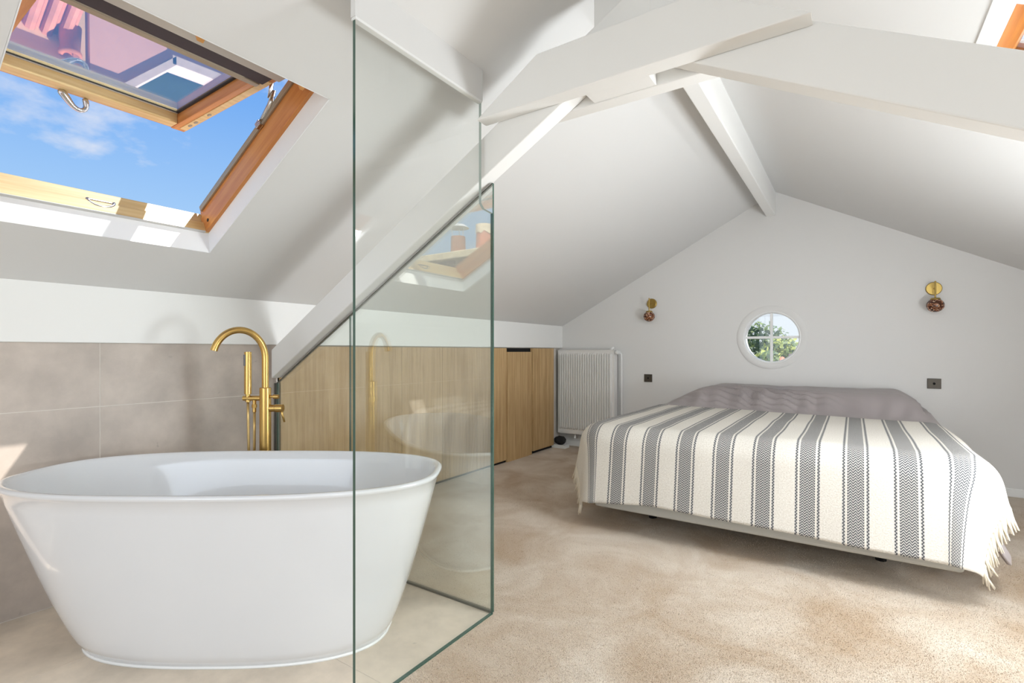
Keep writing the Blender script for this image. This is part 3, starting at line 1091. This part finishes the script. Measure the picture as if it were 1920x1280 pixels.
def drape(s, t, xa, xb, ya, top, r, phim, fold=0.0, rc=0.07, squeeze=0.14):
    """cloth point: s across the bed, t away from the foot; xa,xb,ya = where rounding starts; rc = plan radius of the corners"""
    sx = s - (xb - rc) if s > xb - rc else (s - (xa + rc) if s < xa + rc else 0.0)
    sy = t - (ya + rc) if t < ya + rc else 0.0
    if sx and sy:
        dist = math.hypot(sx, sy)
    elif sx:
        dist = abs(sx)
    else:
        dist = abs(sy)
    rho = dist - rc
    if rho <= 0:
        return Vector((s, t, top))
    ang = 0.0
    if sx and sy:
        th = math.atan2(abs(sy), abs(sx))
        ang = math.sin(2 * th)
        rho *= 1 - squeeze * ang * ang
    o_, d_ = drop(rho, r, phim)
    if ang and fold:
        o_ += fold * ang * max(0.0, rho - 0.18) * math.sin(5 * th + 0.5)
    cx = min(max(s, xa + rc), xb - rc)
    cy = max(t, ya + rc)
    return Vector((cx + sx / dist * (rc + o_), cy + sy / dist * (rc + o_), top - d_))


# grey bedspread over mattress and pillows
XA, XB, YA, RR = BX0 + 0.13, BX1 - 0.13, BY + 0.12, 0.125


def spread_point(s, t):
    p = drape(s, t, XA + 0.004, XB - 0.004, YA + 0.004, TOP - 0.014, RR, math.radians(86), 0.0, 0.09, 0.42)
    # pillows below the cover at the head of the bed
    u = (t - 4.30) / 0.42
    rise = 0.0
    if u > 0:
        u = min(1, u)
        rise = 0.168 * (u * u * (3 - 2 * u))
    fx = 1.0
    left, right = -1.02, 0.26
    if s < left:
        fx = max(0.0, 1 - (left - s) / 0.50)
    if s > right:
        fx = max(0.0, 1 - (s - right) / 0.33)
    fx = fx * fx * (3 - 2 * fx)
    dip = 1 - 0.05 * math.exp(-((s + 0.42) / 0.22) ** 2)
    p.z += rise * fx * dip
    if u > 0 and (s < XA or s > XB):
        p.z = min(p.z, TOP + 0.03)
    # soft wrinkles, strongest on the left pillow
    wl_ = math.exp(-((s + 0.66) / 0.40) ** 2) * math.exp(-((t - 4.60) / 0.17) ** 2)
    q = (t - 4.6) * 1.0 + (s + 0.7) * 0.45
    wr = math.sin(q * 84 + 4.4 * noise.noise(Vector((s * 4, t * 4, 0)))) * 0.026 * wl_
    wr += (noise.noise(Vector((s * 3.2, t * 4.5, 2.0))) * 0.010 + noise.noise(Vector((s * 9, t * 5, 7.0))) * 0.004) * (0.4 if t < 4.3 else 1.0)
    if t > 4.3:
        wr += 0.011 * math.sin(s * 38 + 3 * noise.noise(Vector((s * 3, t * 2, 4)))) * math.exp(-((t - 4.50) / 0.14) ** 2)
    p.z += wr
    return p


bm = bmesh.new()
ns, ntt = 220, 190
s0_, s1_ = XA - 0.52, XB + 0.54
t0_, t1_ = YA - 0.36, 5.262
grid = []
for j in range(ntt + 1):
    t = t0_ + (t1_ - t0_) * j / ntt
    row = []
    for i in range(ns + 1):
        s = s0_ + (s1_ - s0_) * i / ns
        p = spread_point(s, t)
        p.z = max(p.z, 0.03)
        if s < XA - 0.36:
            p.x -= 0.028 * (1 + 0.5 * math.sin(t * 9)) * min(1, (XA - 0.36 - s) / 0.1)
        if s > XB + 0.40:
            p.x += 0.030 * (1 + 0.5 * math.sin(t * 8 + 1)) * min(1, (s - XB - 0.40) / 0.1)
        p.y = min(p.y, 5.268)
        row.append(bm.verts.new(p))
    grid.append(row)
for j in range(ntt):
    for i in range(ns):
        bm.faces.new((grid[j][i], grid[j][i + 1], grid[j + 1][i + 1], grid[j + 1][i]))
spread = link('bedspread', bm, M_DUVET, smooth=True)
md = spread.modifiers.new('solid', 'SOLIDIFY'); md.thickness = 0.012; md.offset = -1
tag(spread, 'taupe grey cotton bedspread pulled over the pillows at the gable wall', 'bedspread')

# cream blanket with woven grey zigzag stripes
M_BLANKET = bpy.data.materials.new('cream_blanket_with_grey_zigzag_stripes')
nt, n, l, b = nodes_of(M_BLANKET)
b.inputs['Roughness'].default_value = 0.95
b.inputs['Specular IOR Level'].default_value = 0.15


def mth(op, a=None, c=None, d=None):
    x = n.new('ShaderNodeMath'); x.operation = op
    for i, v in enumerate((a, c, d)):
        if v is None:
            continue
        if isinstance(v, (int, float)):
            x.inputs[i].default_value = v
        else:
            l.new(v, x.inputs[i])
    return x.outputs[0]


uv = n.new('ShaderNodeUVMap'); uv.uv_map = 'cloth'
sp = n.new('ShaderNodeSeparateXYZ'); l.new(uv.outputs[0], sp.inputs[0])
us, ut = sp.outputs[0], sp.outputs[1]
PITCH, ST0, SW = 0.1972, -1.3715, 0.110
NST = 10
ph = mth('DIVIDE', mth('SUBTRACT', us, ST0), PITCH)
idx = mth('ROUND', ph)
idc = mth('MINIMUM', mth('MAXIMUM', idx, 0.0), float(NST - 1))
dd = mth('MULTIPLY', mth('SUBTRACT', ph, idc), PITCH)          # signed distance to stripe centre
ad = mth('ABSOLUTE', dd)
tri1 = mth('PINGPONG', mth('ADD', dd, 0.5), 0.0100)              # zigzag across the stripe
row = mth('FRACT', mth('DIVIDE', mth('ADD', ut, mth('MULTIPLY', tri1, 1.3)), 0.0125))
zig = mth('LESS_THAN', row, 0.50)
centre = mth('LESS_THAN', ad, 0.0335)
# narrow borders: one standing zigzag line each
tri2 = mth('PINGPONG', ut, 0.0075)
bl = mth('ABSOLUTE', mth('SUBTRACT', mth('SUBTRACT', ad, 0.0435), tri2))
border = mth('LESS_THAN', bl, 0.0030)
bzone = mth('MULTIPLY', mth('GREATER_THAN', ad, 0.0405), mth('LESS_THAN', ad, 0.0535))
band = mth('LESS_THAN', ad, 0.0535)
m1 = mth('MULTIPLY', centre, zig)
m2 = mth('MULTIPLY', bzone, border)
dark = mth('MAXIMUM', m1, m2)
lightgrey = mth('MAXIMUM', centre, bzone)
nzb = n.new('ShaderNodeTexNoise'); nzb.inputs['Scale'].default_value = 160; nzb.inputs['Detail'].default_value = 2
l.new(uv.outputs[0], nzb.inputs[0])
crb = n.new('ShaderNodeValToRGB')
crb.color_ramp.elements[0].position = 0.3; crb.color_ramp.elements[1].position = 0.7
crb.color_ramp.elements[0].color = lin((206, 199, 187)); crb.color_ramp.elements[1].color = lin((227, 222, 213))
l.new(nzb.outputs[0], crb.inputs[0])
mxa = n.new('ShaderNodeMixRGB'); l.new(lightgrey, mxa.inputs[0]); l.new(crb.outputs[0], mxa.inputs[1])
mxa.inputs[2].default_value = lin((192, 188, 182))
mxb = n.new('ShaderNodeMixRGB'); l.new(dark, mxb.inputs[0]); l.new(mxa.outputs[0], mxb.inputs[1])
mxb.inputs[2].default_value = lin((76, 78, 82))
l.new(mxb.outputs[0], b.inputs['Base Color'])
bpn = n.new('ShaderNodeBump'); bpn.inputs['Strength'].default_value = 0.5; bpn.inputs['Distance'].default_value = 0.003
l.new(mth('SUBTRACT', nzb.outputs[0], mth('MULTIPLY', dark, 0.4)), bpn.inputs['Height'])
l.new(bpn.outputs[0], b.inputs['Normal'])

SB0, SB1 = XA - 0.345, XB + 0.285
TB0 = YA - 0.512


def blanket_point(s, t):
    p = drape(s, t, XA + 0.001, XB - 0.001, YA, TOP + 0.003, RR + 0.006, math.radians(82), 0.07)
    p.z += 0.006 * noise.noise(Vector((s * 3, t * 3, 1.5)))
    p.y += 0.008 * noise.noise(Vector((s * 4, t * 2, 5.5))) if t < YA else 0.0
    if s > XB:
        p.x += (0.012 + 0.010 * math.sin(t * 7)) * min(1, (s - XB) / 0.2)
    p.z = max(p.z, 0.035)
    return p


bm = bmesh.new()
uvl = bm.loops.layers.uv.new('cloth')
ns, ntt = 150, 120
grid, par = [], []
for j in range(ntt + 1):
    row, pr = [], []
    for i in range(ns + 1):
        s = SB0 + (SB1 - SB0) * i / ns
        tb = TB0 - 0.022 * (s + 0.45) - 0.055 * max(0.0, min(1.0, (-0.95 - s) / 0.45))
        tt = tb + (4.27 - 0.12 * (s + 0.45) * 0.9 - tb) * j / ntt
        row.append(bm.verts.new(blanket_point(s, tt)))
        pr.append((s, tt))
    grid.append(row); par.append(pr)
for j in range(ntt):
    for i in range(ns):
        f = bm.faces.new((grid[j][i], grid[j][i + 1], grid[j + 1][i + 1], grid[j + 1][i]))
        for lp, (jj, ii) in zip(f.loops, ((j, i), (j, i + 1), (j + 1, i + 1), (j + 1, i))):
            lp[uvl].uv = par[jj][ii]
blanket = link('blanket', bm, M_BLANKET, smooth=True)
md = blanket.modifiers.new('solid', 'SOLIDIFY'); md.thickness = 0.005; md.offset = 1
tag(blanket, 'cream woven blanket with grey zigzag stripes across the foot of the bed', 'blanket')

# knotted tassels along both short edges
rt = random.Random(5)
tass = []
for k in range(4):
    bm = bmesh.new()
    for a in range(5):
        ang = 6.283 * a / 5
        ox, oy = 0.003 * math.cos(ang), 0.003 * math.sin(ang)
        ex, ey = ox * 3.2 + rt.uniform(-0.006, 0.006), oy * 3.2 + rt.uniform(-0.006, 0.006)
        tube(bm, [(ox * 0.5, oy * 0.5, 0.006), (ox, oy, -0.012), (ox * 1.8, oy * 1.8, -0.045),
                  (ex, ey, -0.09 - rt.uniform(0, 0.012))], [0.004, 0.0056, 0.0048, 0.0028], 6)
    bmesh.ops.create_icosphere(bm, subdivisions=2, radius=0.0092, matrix=Matrix.Translation((0, 0, -0.010)))
    tass.append(bm)
tmesh = []
for bm in tass:
    o = link('tassel', bm, M_FRINGE, blanket, True)
    tmesh.append(o.data)
    bpy.data.objects.remove(o)


def add_tassel(s, t, ds, lean=None):
    p = blanket_point(s, t)
    q = blanket_point(s - ds, t)
    d = (p - q).normalized()
    d = (d * 0.62 + Vector((0, 0, -0.55)) + Vector((rt.uniform(-.14, .14), rt.uniform(-.14, .14), 0))).normalized()
    if lean:
        d = Vector(lean).normalized()
    o = bpy.data.objects.new('tassel', rt.choice(tmesh))
    COL.objects.link(o)
    if p.z + d.z * 0.10 < 0.012:
        f = (p.z - 0.012) / 0.10
        h = math.sqrt(max(0, 1 - f * f))
        hd = Vector((d.x, d.y, 0)).normalized()
        d = hd * h + Vector((0, 0, -f))
    o.rotation_euler = (-d).to_track_quat('Z', 'Y').to_euler()
    o.location = p
    o.parent = blanket


t = TB0 + 0.004
while t < 4.28:
    add_tassel(SB1, t, 0.02)
    if t < 4.3:
        add_tassel(SB0, t, -0.02)
    t += 0.031 * rt.uniform(0.9, 1.1)

# ------------------------------------------------------------------ wall lamps and plates
def sconce(x, label):
    r = tag(empty('wall_lamp', (x, YG, 1.60)), label, 'lamp')
    Mx = Matrix.Translation((x, YG, 1.603)) @ Matrix.Rotation(math.pi / 2, 4, 'X')
    bm = bmesh.new()
    lathe(bm, [(0.0, 0.018), (0.048, 0.018), (0.052, 0.015), (0.053, 0.0)], Mx, 40)
    link('wall_plate', bm, M_BRASS, r, True).modifiers.new('es', 'EDGE_SPLIT')
    bm = bmesh.new()
    cyl(bm, (x, YG - 0.015, 1.603), (x, YG - 0.095, 1.603), 0.0055)
    cyl(bm, (x, YG - 0.092, 1.655), (x, YG - 0.092, 1.515), 0.0058)
    link('arm', bm, M_BRASS, r, True).modifiers.new('es', 'EDGE_SPLIT')
    bm = bmesh.new()
    lathe(bm, [(0.0, 0.062), (0.030, 0.058), (0.034, 0.050), (0.034, 0.044)], Matrix.Translation((x, YG - 0.092, 1.462)), 28)
    link('cap', bm, M_BRASS, r, True)
    bm = bmesh.new()
    bmesh.ops.create_uvsphere(bm, u_segments=32, v_segments=20, radius=0.058, matrix=Matrix.Translation((x, YG - 0.092, 1.462)))
    for v in bm.verts:
        v.co.z = 1.462 + (v.co.z - 1.462) * 0.93
    link('globe', bm, M_SPECK, r, True)
    return r


sconce(-1.772, 'brass wall lamp with speckled brown globe, left of the round window')
sconce(0.538, 'brass wall lamp with speckled brown globe, right of the round window')


def plate(x, z, w, h, label):
    r = tag(empty('wall_switch', (x, YG, z)), label, 'switch')
    bm = bmesh.new()
    box(bm, x - w / 2, x + w / 2, YG - 0.009, YG, z - h / 2, z + h / 2)
    link('cover_plate', bm, M_BRONZE, r, bevel=0.002)
    bm = bmesh.new()
    cyl(bm, (x, YG - 0.0085, z), (x, YG - 0.012, z), 0.009, n=16)
    link('button', bm, M_BLACK, r, True)


plate(-1.812, 0.813, 0.086, 0.082, 'dark bronze switch plate on the gable wall between radiator and bed')
plate(0.540, 0.838, 0.088, 0.082, 'dark bronze switch plate on the gable wall under the right lamp')

# ------------------------------------------------------------------ outside
M_LEAF = [mat('leaf_green_%s' % k, a_, 0.7, var=0.25, scale=5) for k, a_ in
          (('dark', (104, 126, 98)), ('mid', (146, 164, 112)), ('bright', (198, 204, 120)))]
for m_ in M_LEAF:
    nt_ = m_.node_tree
    pb = nt_.nodes['Principled BSDF']
    tl = nt_.nodes.new('ShaderNodeBsdfTranslucent')
    cr_ = [x for x in nt_.nodes if x.type == 'VALTORGB'][0]
    nt_.links.new(cr_.outputs[0], tl.inputs[0])
    mxs = nt_.nodes.new('ShaderNodeMixShader')
    mxs.inputs[0].default_value = 0.5
    nt_.links.new(pb.outputs[0], mxs.inputs[1]); nt_.links.new(tl.outputs[0], mxs.inputs[2])
    nt_.links.new(mxs.outputs[0], [x for x in nt_.nodes if x.type == 'OUTPUT_MATERIAL'][0].inputs[0])
M_BARK = mat('bark', (92, 76, 62), 0.9)
M_LAWN = mat('dark_lawn', (40, 52, 40), 0.95, var=0.3, scale=0.6)
M_PEACH = mat('peach_render', (255, 198, 152), 0.9, var=0.05, scale=2)
M_PINK = mat('pink_render', (250, 184, 160), 0.9, var=0.05, scale=2)
M_COPING = mat('pale_coping', (236, 206, 188), 0.85, var=0.08, scale=9)
M_ROOF = mat('terracotta_tile', (206, 128, 100), 0.85, var=0.22, scale=6)
M_BRICK = mat('brown_brick', (140, 104, 86), 0.9, var=0.25, scale=7)
M_MORTAR = mat('mortar', (190, 176, 160), 0.95)
M_POT = mat('terracotta_pot', (196, 112, 76), 0.85, var=0.15, scale=8)
M_POT2 = mat('weathered_terracotta_pot', (150, 98, 74), 0.9, var=0.2, scale=8)
M_CEMENT = mat('cement_cap', (226, 204, 172), 0.9, var=0.2, scale=10)
M_STONE = mat('lichened_stone_slab', (206, 188, 152), 0.9, var=0.25, scale=9)
M_HWALL = mat('cream_house_render', (226, 212, 194), 0.9)

bm = bmesh.new()
box(bm, -60, 60, -60, 90, -6.8, -6.5)
struct(link('ground_outside', bm, M_LAWN), 'dark lawn outside')


def tree(x, y, ztop, rad_, ks, label, seed):
    r_ = random.Random(seed)
    root = tag(empty('garden_tree', (x, y, -6.5)), label, 'tree', )
    cz = ztop - rad_ * 0.9
    bm = bmesh.new()
    tube(bm, [(x, y, -6.5), (x + 0.1, y, (cz - 6.5) / 2), (x, y, cz)], [0.28, 0.2, 0.12], 10)
    link('trunk', bm, M_BARK, root, True)
    V, F, MI = [], [], []
    blobs = [(Vector((r_.uniform(-1, 1), r_.uniform(-1, 1), r_.uniform(-.8, 0.75))) * rad_ * 0.72, r_.uniform(0.32, 0.55) * rad_) for _ in range(16)]
    for i in range(3600):
        c_, rr_b = r_.choice(blobs)
        d = Vector((r_.gauss(0, 1), r_.gauss(0, 1), r_.gauss(0, 1))).normalized()
        p = Vector((x, y, cz)) + c_ + d * rr_b * r_.uniform(0.75, 1.03)
        u = Vector((r_.gauss(0, 1), r_.gauss(0, 1), r_.gauss(0, 1))).normalized()
        w = u.cross(d)
        if w.length < 0.05:
            continue
        w.normalize()
        sz = r_.uniform(0.05, 0.12)
        k = len(V)
        V += [p - u * sz, p + w * sz * 0.6, p + u * sz, p - w * sz * 0.6]
        F.append((k, k + 1, k + 2, k + 3)); MI.append(r_.choice(ks))
    me = bpy.data.meshes.new('foliage')
    me.from_pydata(V, [], F)
    for m_ in M_LEAF:
        me.materials.append(m_)
    for p_i, mi in zip(me.polygons, MI):
        p_i.material_index = mi
    o = bpy.data.objects.new('foliage', me)
    COL.objects.link(o)
    o.parent = root
    o.matrix_parent_inverse = root.matrix_basis.inverted()
    o['kind'] = 'stuff'


for (x, y, zt, ra, ks, lab, sd_) in (
        (-3.65, 20.8, 2.15, 1.45, (0, 0, 1), 'tall grey green tree seen in the left half of the round window', 11),
        (-1.60, 18.4, 1.75, 1.30, (1, 2, 2, 0), 'yellow green tree seen in the upper right pane of the round window', 12),
        (-2.55, 15.2, 1.05, 1.00, (2, 1, 0), 'bright leafy bush crown seen in the lower left pane of the round window', 14),
        (-0.72, 14.7, 0.98, 0.80, (0, 0, 1), 'dark green bush crown seen in the lower right pane of the round window', 15)):
    tree(x, y, zt, ra, ks, lab, sd_)

# terracotta roofed house below the round window
hs_ = tag(empty('neighbour_house_outside', (-1.15, 12.2, -6.5)), 'house with terracotta tiled roof below the round window', 'house')
bm = bmesh.new(); box(bm, -1.2, 2.2, 11.4, 13.0, -6.5, 0.33); link('wall', bm, M_HWALL, hs_)
for side_ in (0, 1):
    bm = bmesh.new()
    ya, yb = (11.15, 12.2) if side_ == 0 else (12.2, 13.25)
    za, zb = (0.31, 0.87) if side_ == 0 else (0.87, 0.31)
    prism(bm, [(ya, za), (yb, zb), (yb, zb + 0.06), (ya, za + 0.06)], 'X', -1.30, 2.5)
    for i in range(27):
        x = -1.26 + i * 0.142
        tube(bm, [(x, ya, za + 0.07), (x, yb, zb + 0.07)], 0.05, 8)
    o = link('tile_field', bm, M_ROOF, hs_); o['kind'] = 'stuff'
M_CHIM = mat('faded_pink_render', (206, 176, 170), 0.9)
bm = bmesh.new(); box(bm, -1.12, -0.92, 12.0, 12.35, 0.6, 1.04); link('chimney', bm, M_CHIM, hs_)

# guessed pink outbuilding front, thinned to a wall and added for the sash reflection
ob = tag(empty('pink_reflection_wall_outside', (-7.15, 2.9, -6.5)), 'guessed pink outbuilding front with V shaped coping, added to be mirrored in the open skylight', 'wall')
bm = bmesh.new()
prism(bm, [(2.06, -6.5), (5.2, -6.5), (5.2, -0.05), (4.2, -0.30), (3.5, -0.56), (2.9, -0.53), (2.38, 0.05), (2.06, 0.05)], 'X', -7.18, -7.0)
link('wall', bm, M_PINK, ob)
for (p, q) in (((2.05, 0.05), (2.40, 0.05)), ((2.36, 0.06), (2.92, -0.53)), ((2.88, -0.53), (3.52, -0.56)), ((3.48, -0.56), (5.25, -0.05))):
    bm = bmesh.new()
    prism(bm, [p, q, (q[0], q[1] + 0.11), (p[0], p[1] + 0.11)], 'X', -7.22, -6.96)
    link('coping', bm, M_COPING, ob)
ob2 = tag(empty('peach_reflection_wall_outside', (-7.0, 0.6, -6.5)), 'guessed peach house front with tiled lean-to roof, added to be mirrored in the open skylight', 'wall')  # thin stand-in for a peach house, added for the sash to reflect
bm = bmesh.new(); box(bm, -7.30, -7.0, -1.6, 2.02, -6.5, 0.06); link('wall', bm, M_PEACH, ob2)
bm = bmesh.new(); box(bm, -7.36, -6.92, -1.65, 2.05, 0.06, 0.17); link('coping', bm, M_COPING, ob2, bevel=0.01)
bm = bmesh.new()
prism(bm, [(-7.0, -0.22), (-5.4, -0.95), (-5.4, -1.0), (-7.0, -0.28)], 'Y', -1.6, 1.9)
for i in range(26):
    y = -1.55 + i * 0.135
    tube(bm, [(-7.0, y, -0.20), (-5.4, y, -0.93)], 0.05, 8)
o = link('tile_field', bm, M_ROOF, ob2); o['kind'] = 'stuff'
bm = bmesh.new()
lathe(bm, [(0.10, 0.0), (0.085, 0.26), (0.10, 0.28), (0.10, 0.32), (0.07, 0.32), (0.07, 0.1)], Matrix.Translation((-6.9, 1.86, -0.32)), 20)
link('chimney_pot', bm, M_POT, ob2, True)

# brick chimney stack seen mirrored in the glass end panel
st = tag(empty('chimney_stack_outside', (-5.9, -3.8, -6.5)), 'brick chimney stack with two clay pots, mirrored in the glass end panel', 'chimney')
bm = bmesh.new(); box(bm, -6.60, -4.75, -4.10, -3.57, -6.5, 2.74); link('shaft', bm, M_MORTAR, st)
bm = bmesh.new(); box(bm, -6.82, -4.6, -4.25, -3.42, 2.74, 2.87)
o = link('slab', bm, M_STONE, st, bevel=0.015)
for c_ in range(9):
    z0 = 2.74 - 0.078 * (c_ + 1)
    x = -6.60 - (0.11 if c_ % 2 else 0)
    while x < -4.76:
        xa, xb = max(x, -6.60), min(x + 0.212, -4.75)
        if xb - xa > 0.03:
            bm = bmesh.new(); box(bm, xa, xb - 0.012, -3.60, -3.555, z0 + 0.006, z0 + 0.072); link('brick', bm, M_BRICK, st)
        x += 0.222
for (x, y, h_, r0, m_, capm) in ((-6.03, -3.74, 0.33, 0.135, M_POT2, 0), (-5.42, -3.72, 0.44, 0.14, M_POT, 1)):
    bm = bmesh.new()
    lathe(bm, [(r0 * 1.03, 2.87), (r0 * 0.97, 2.87 + h_), (r0 * 0.8, 2.87 + h_), (r0 * 0.8, 2.9)], Matrix.Translation((x, y, 0)), 28)
    link('chimney_pot', bm, m_, st, True).modifiers.new('es', 'EDGE_SPLIT')
    if capm:
        bm = bmesh.new()
        N = 28
        top_, bot_ = [], []
        for k in range(N):
            a = 6.2832 * k / N
            low = 2.87 + h_ - 0.13 - 0.07 * noise.noise(Vector((math.cos(a) * 2.2, math.sin(a) * 2.2, 3)))
            bot_.append(bm.verts.new((x + r0 * 1.06 * math.cos(a), y + r0 * 1.06 * math.sin(a), low)))
            top_.append(bm.verts.new((x + r0 * 1.05 * math.cos(a), y + r0 * 1.05 * math.sin(a), 2.87 + h_ + 0.02)))
        for k in range(N):
            bm.faces.new((bot_[k], bot_[(k + 1) % N], top_[(k + 1) % N], top_[k]))
        bm.faces.new(top_)
        link('mortar_cap', bm, M_CEMENT, st)
    else:
        bm = bmesh.new()
        lathe(bm, [(r0 * 1.5, 2.87 + h_ + 0.16), (r0 * 0.9, 2.87 + h_ + 0.22), (0.0, 2.87 + h_ + 0.24)], Matrix.Translation((x, y, 0)), 24)
        for a in (0, 2.1, 4.2):
            cyl(bm, (x + r0 * 0.85 * math.cos(a), y + r0 * 0.85 * math.sin(a), 2.87 + h_ - 0.02),
                (x + r0 * 0.9 * math.cos(a), y + r0 * 0.9 * math.sin(a), 2.87 + h_ + 0.18), 0.008, n=6)
        link('rain_cowl', bm, M_ALU, st)
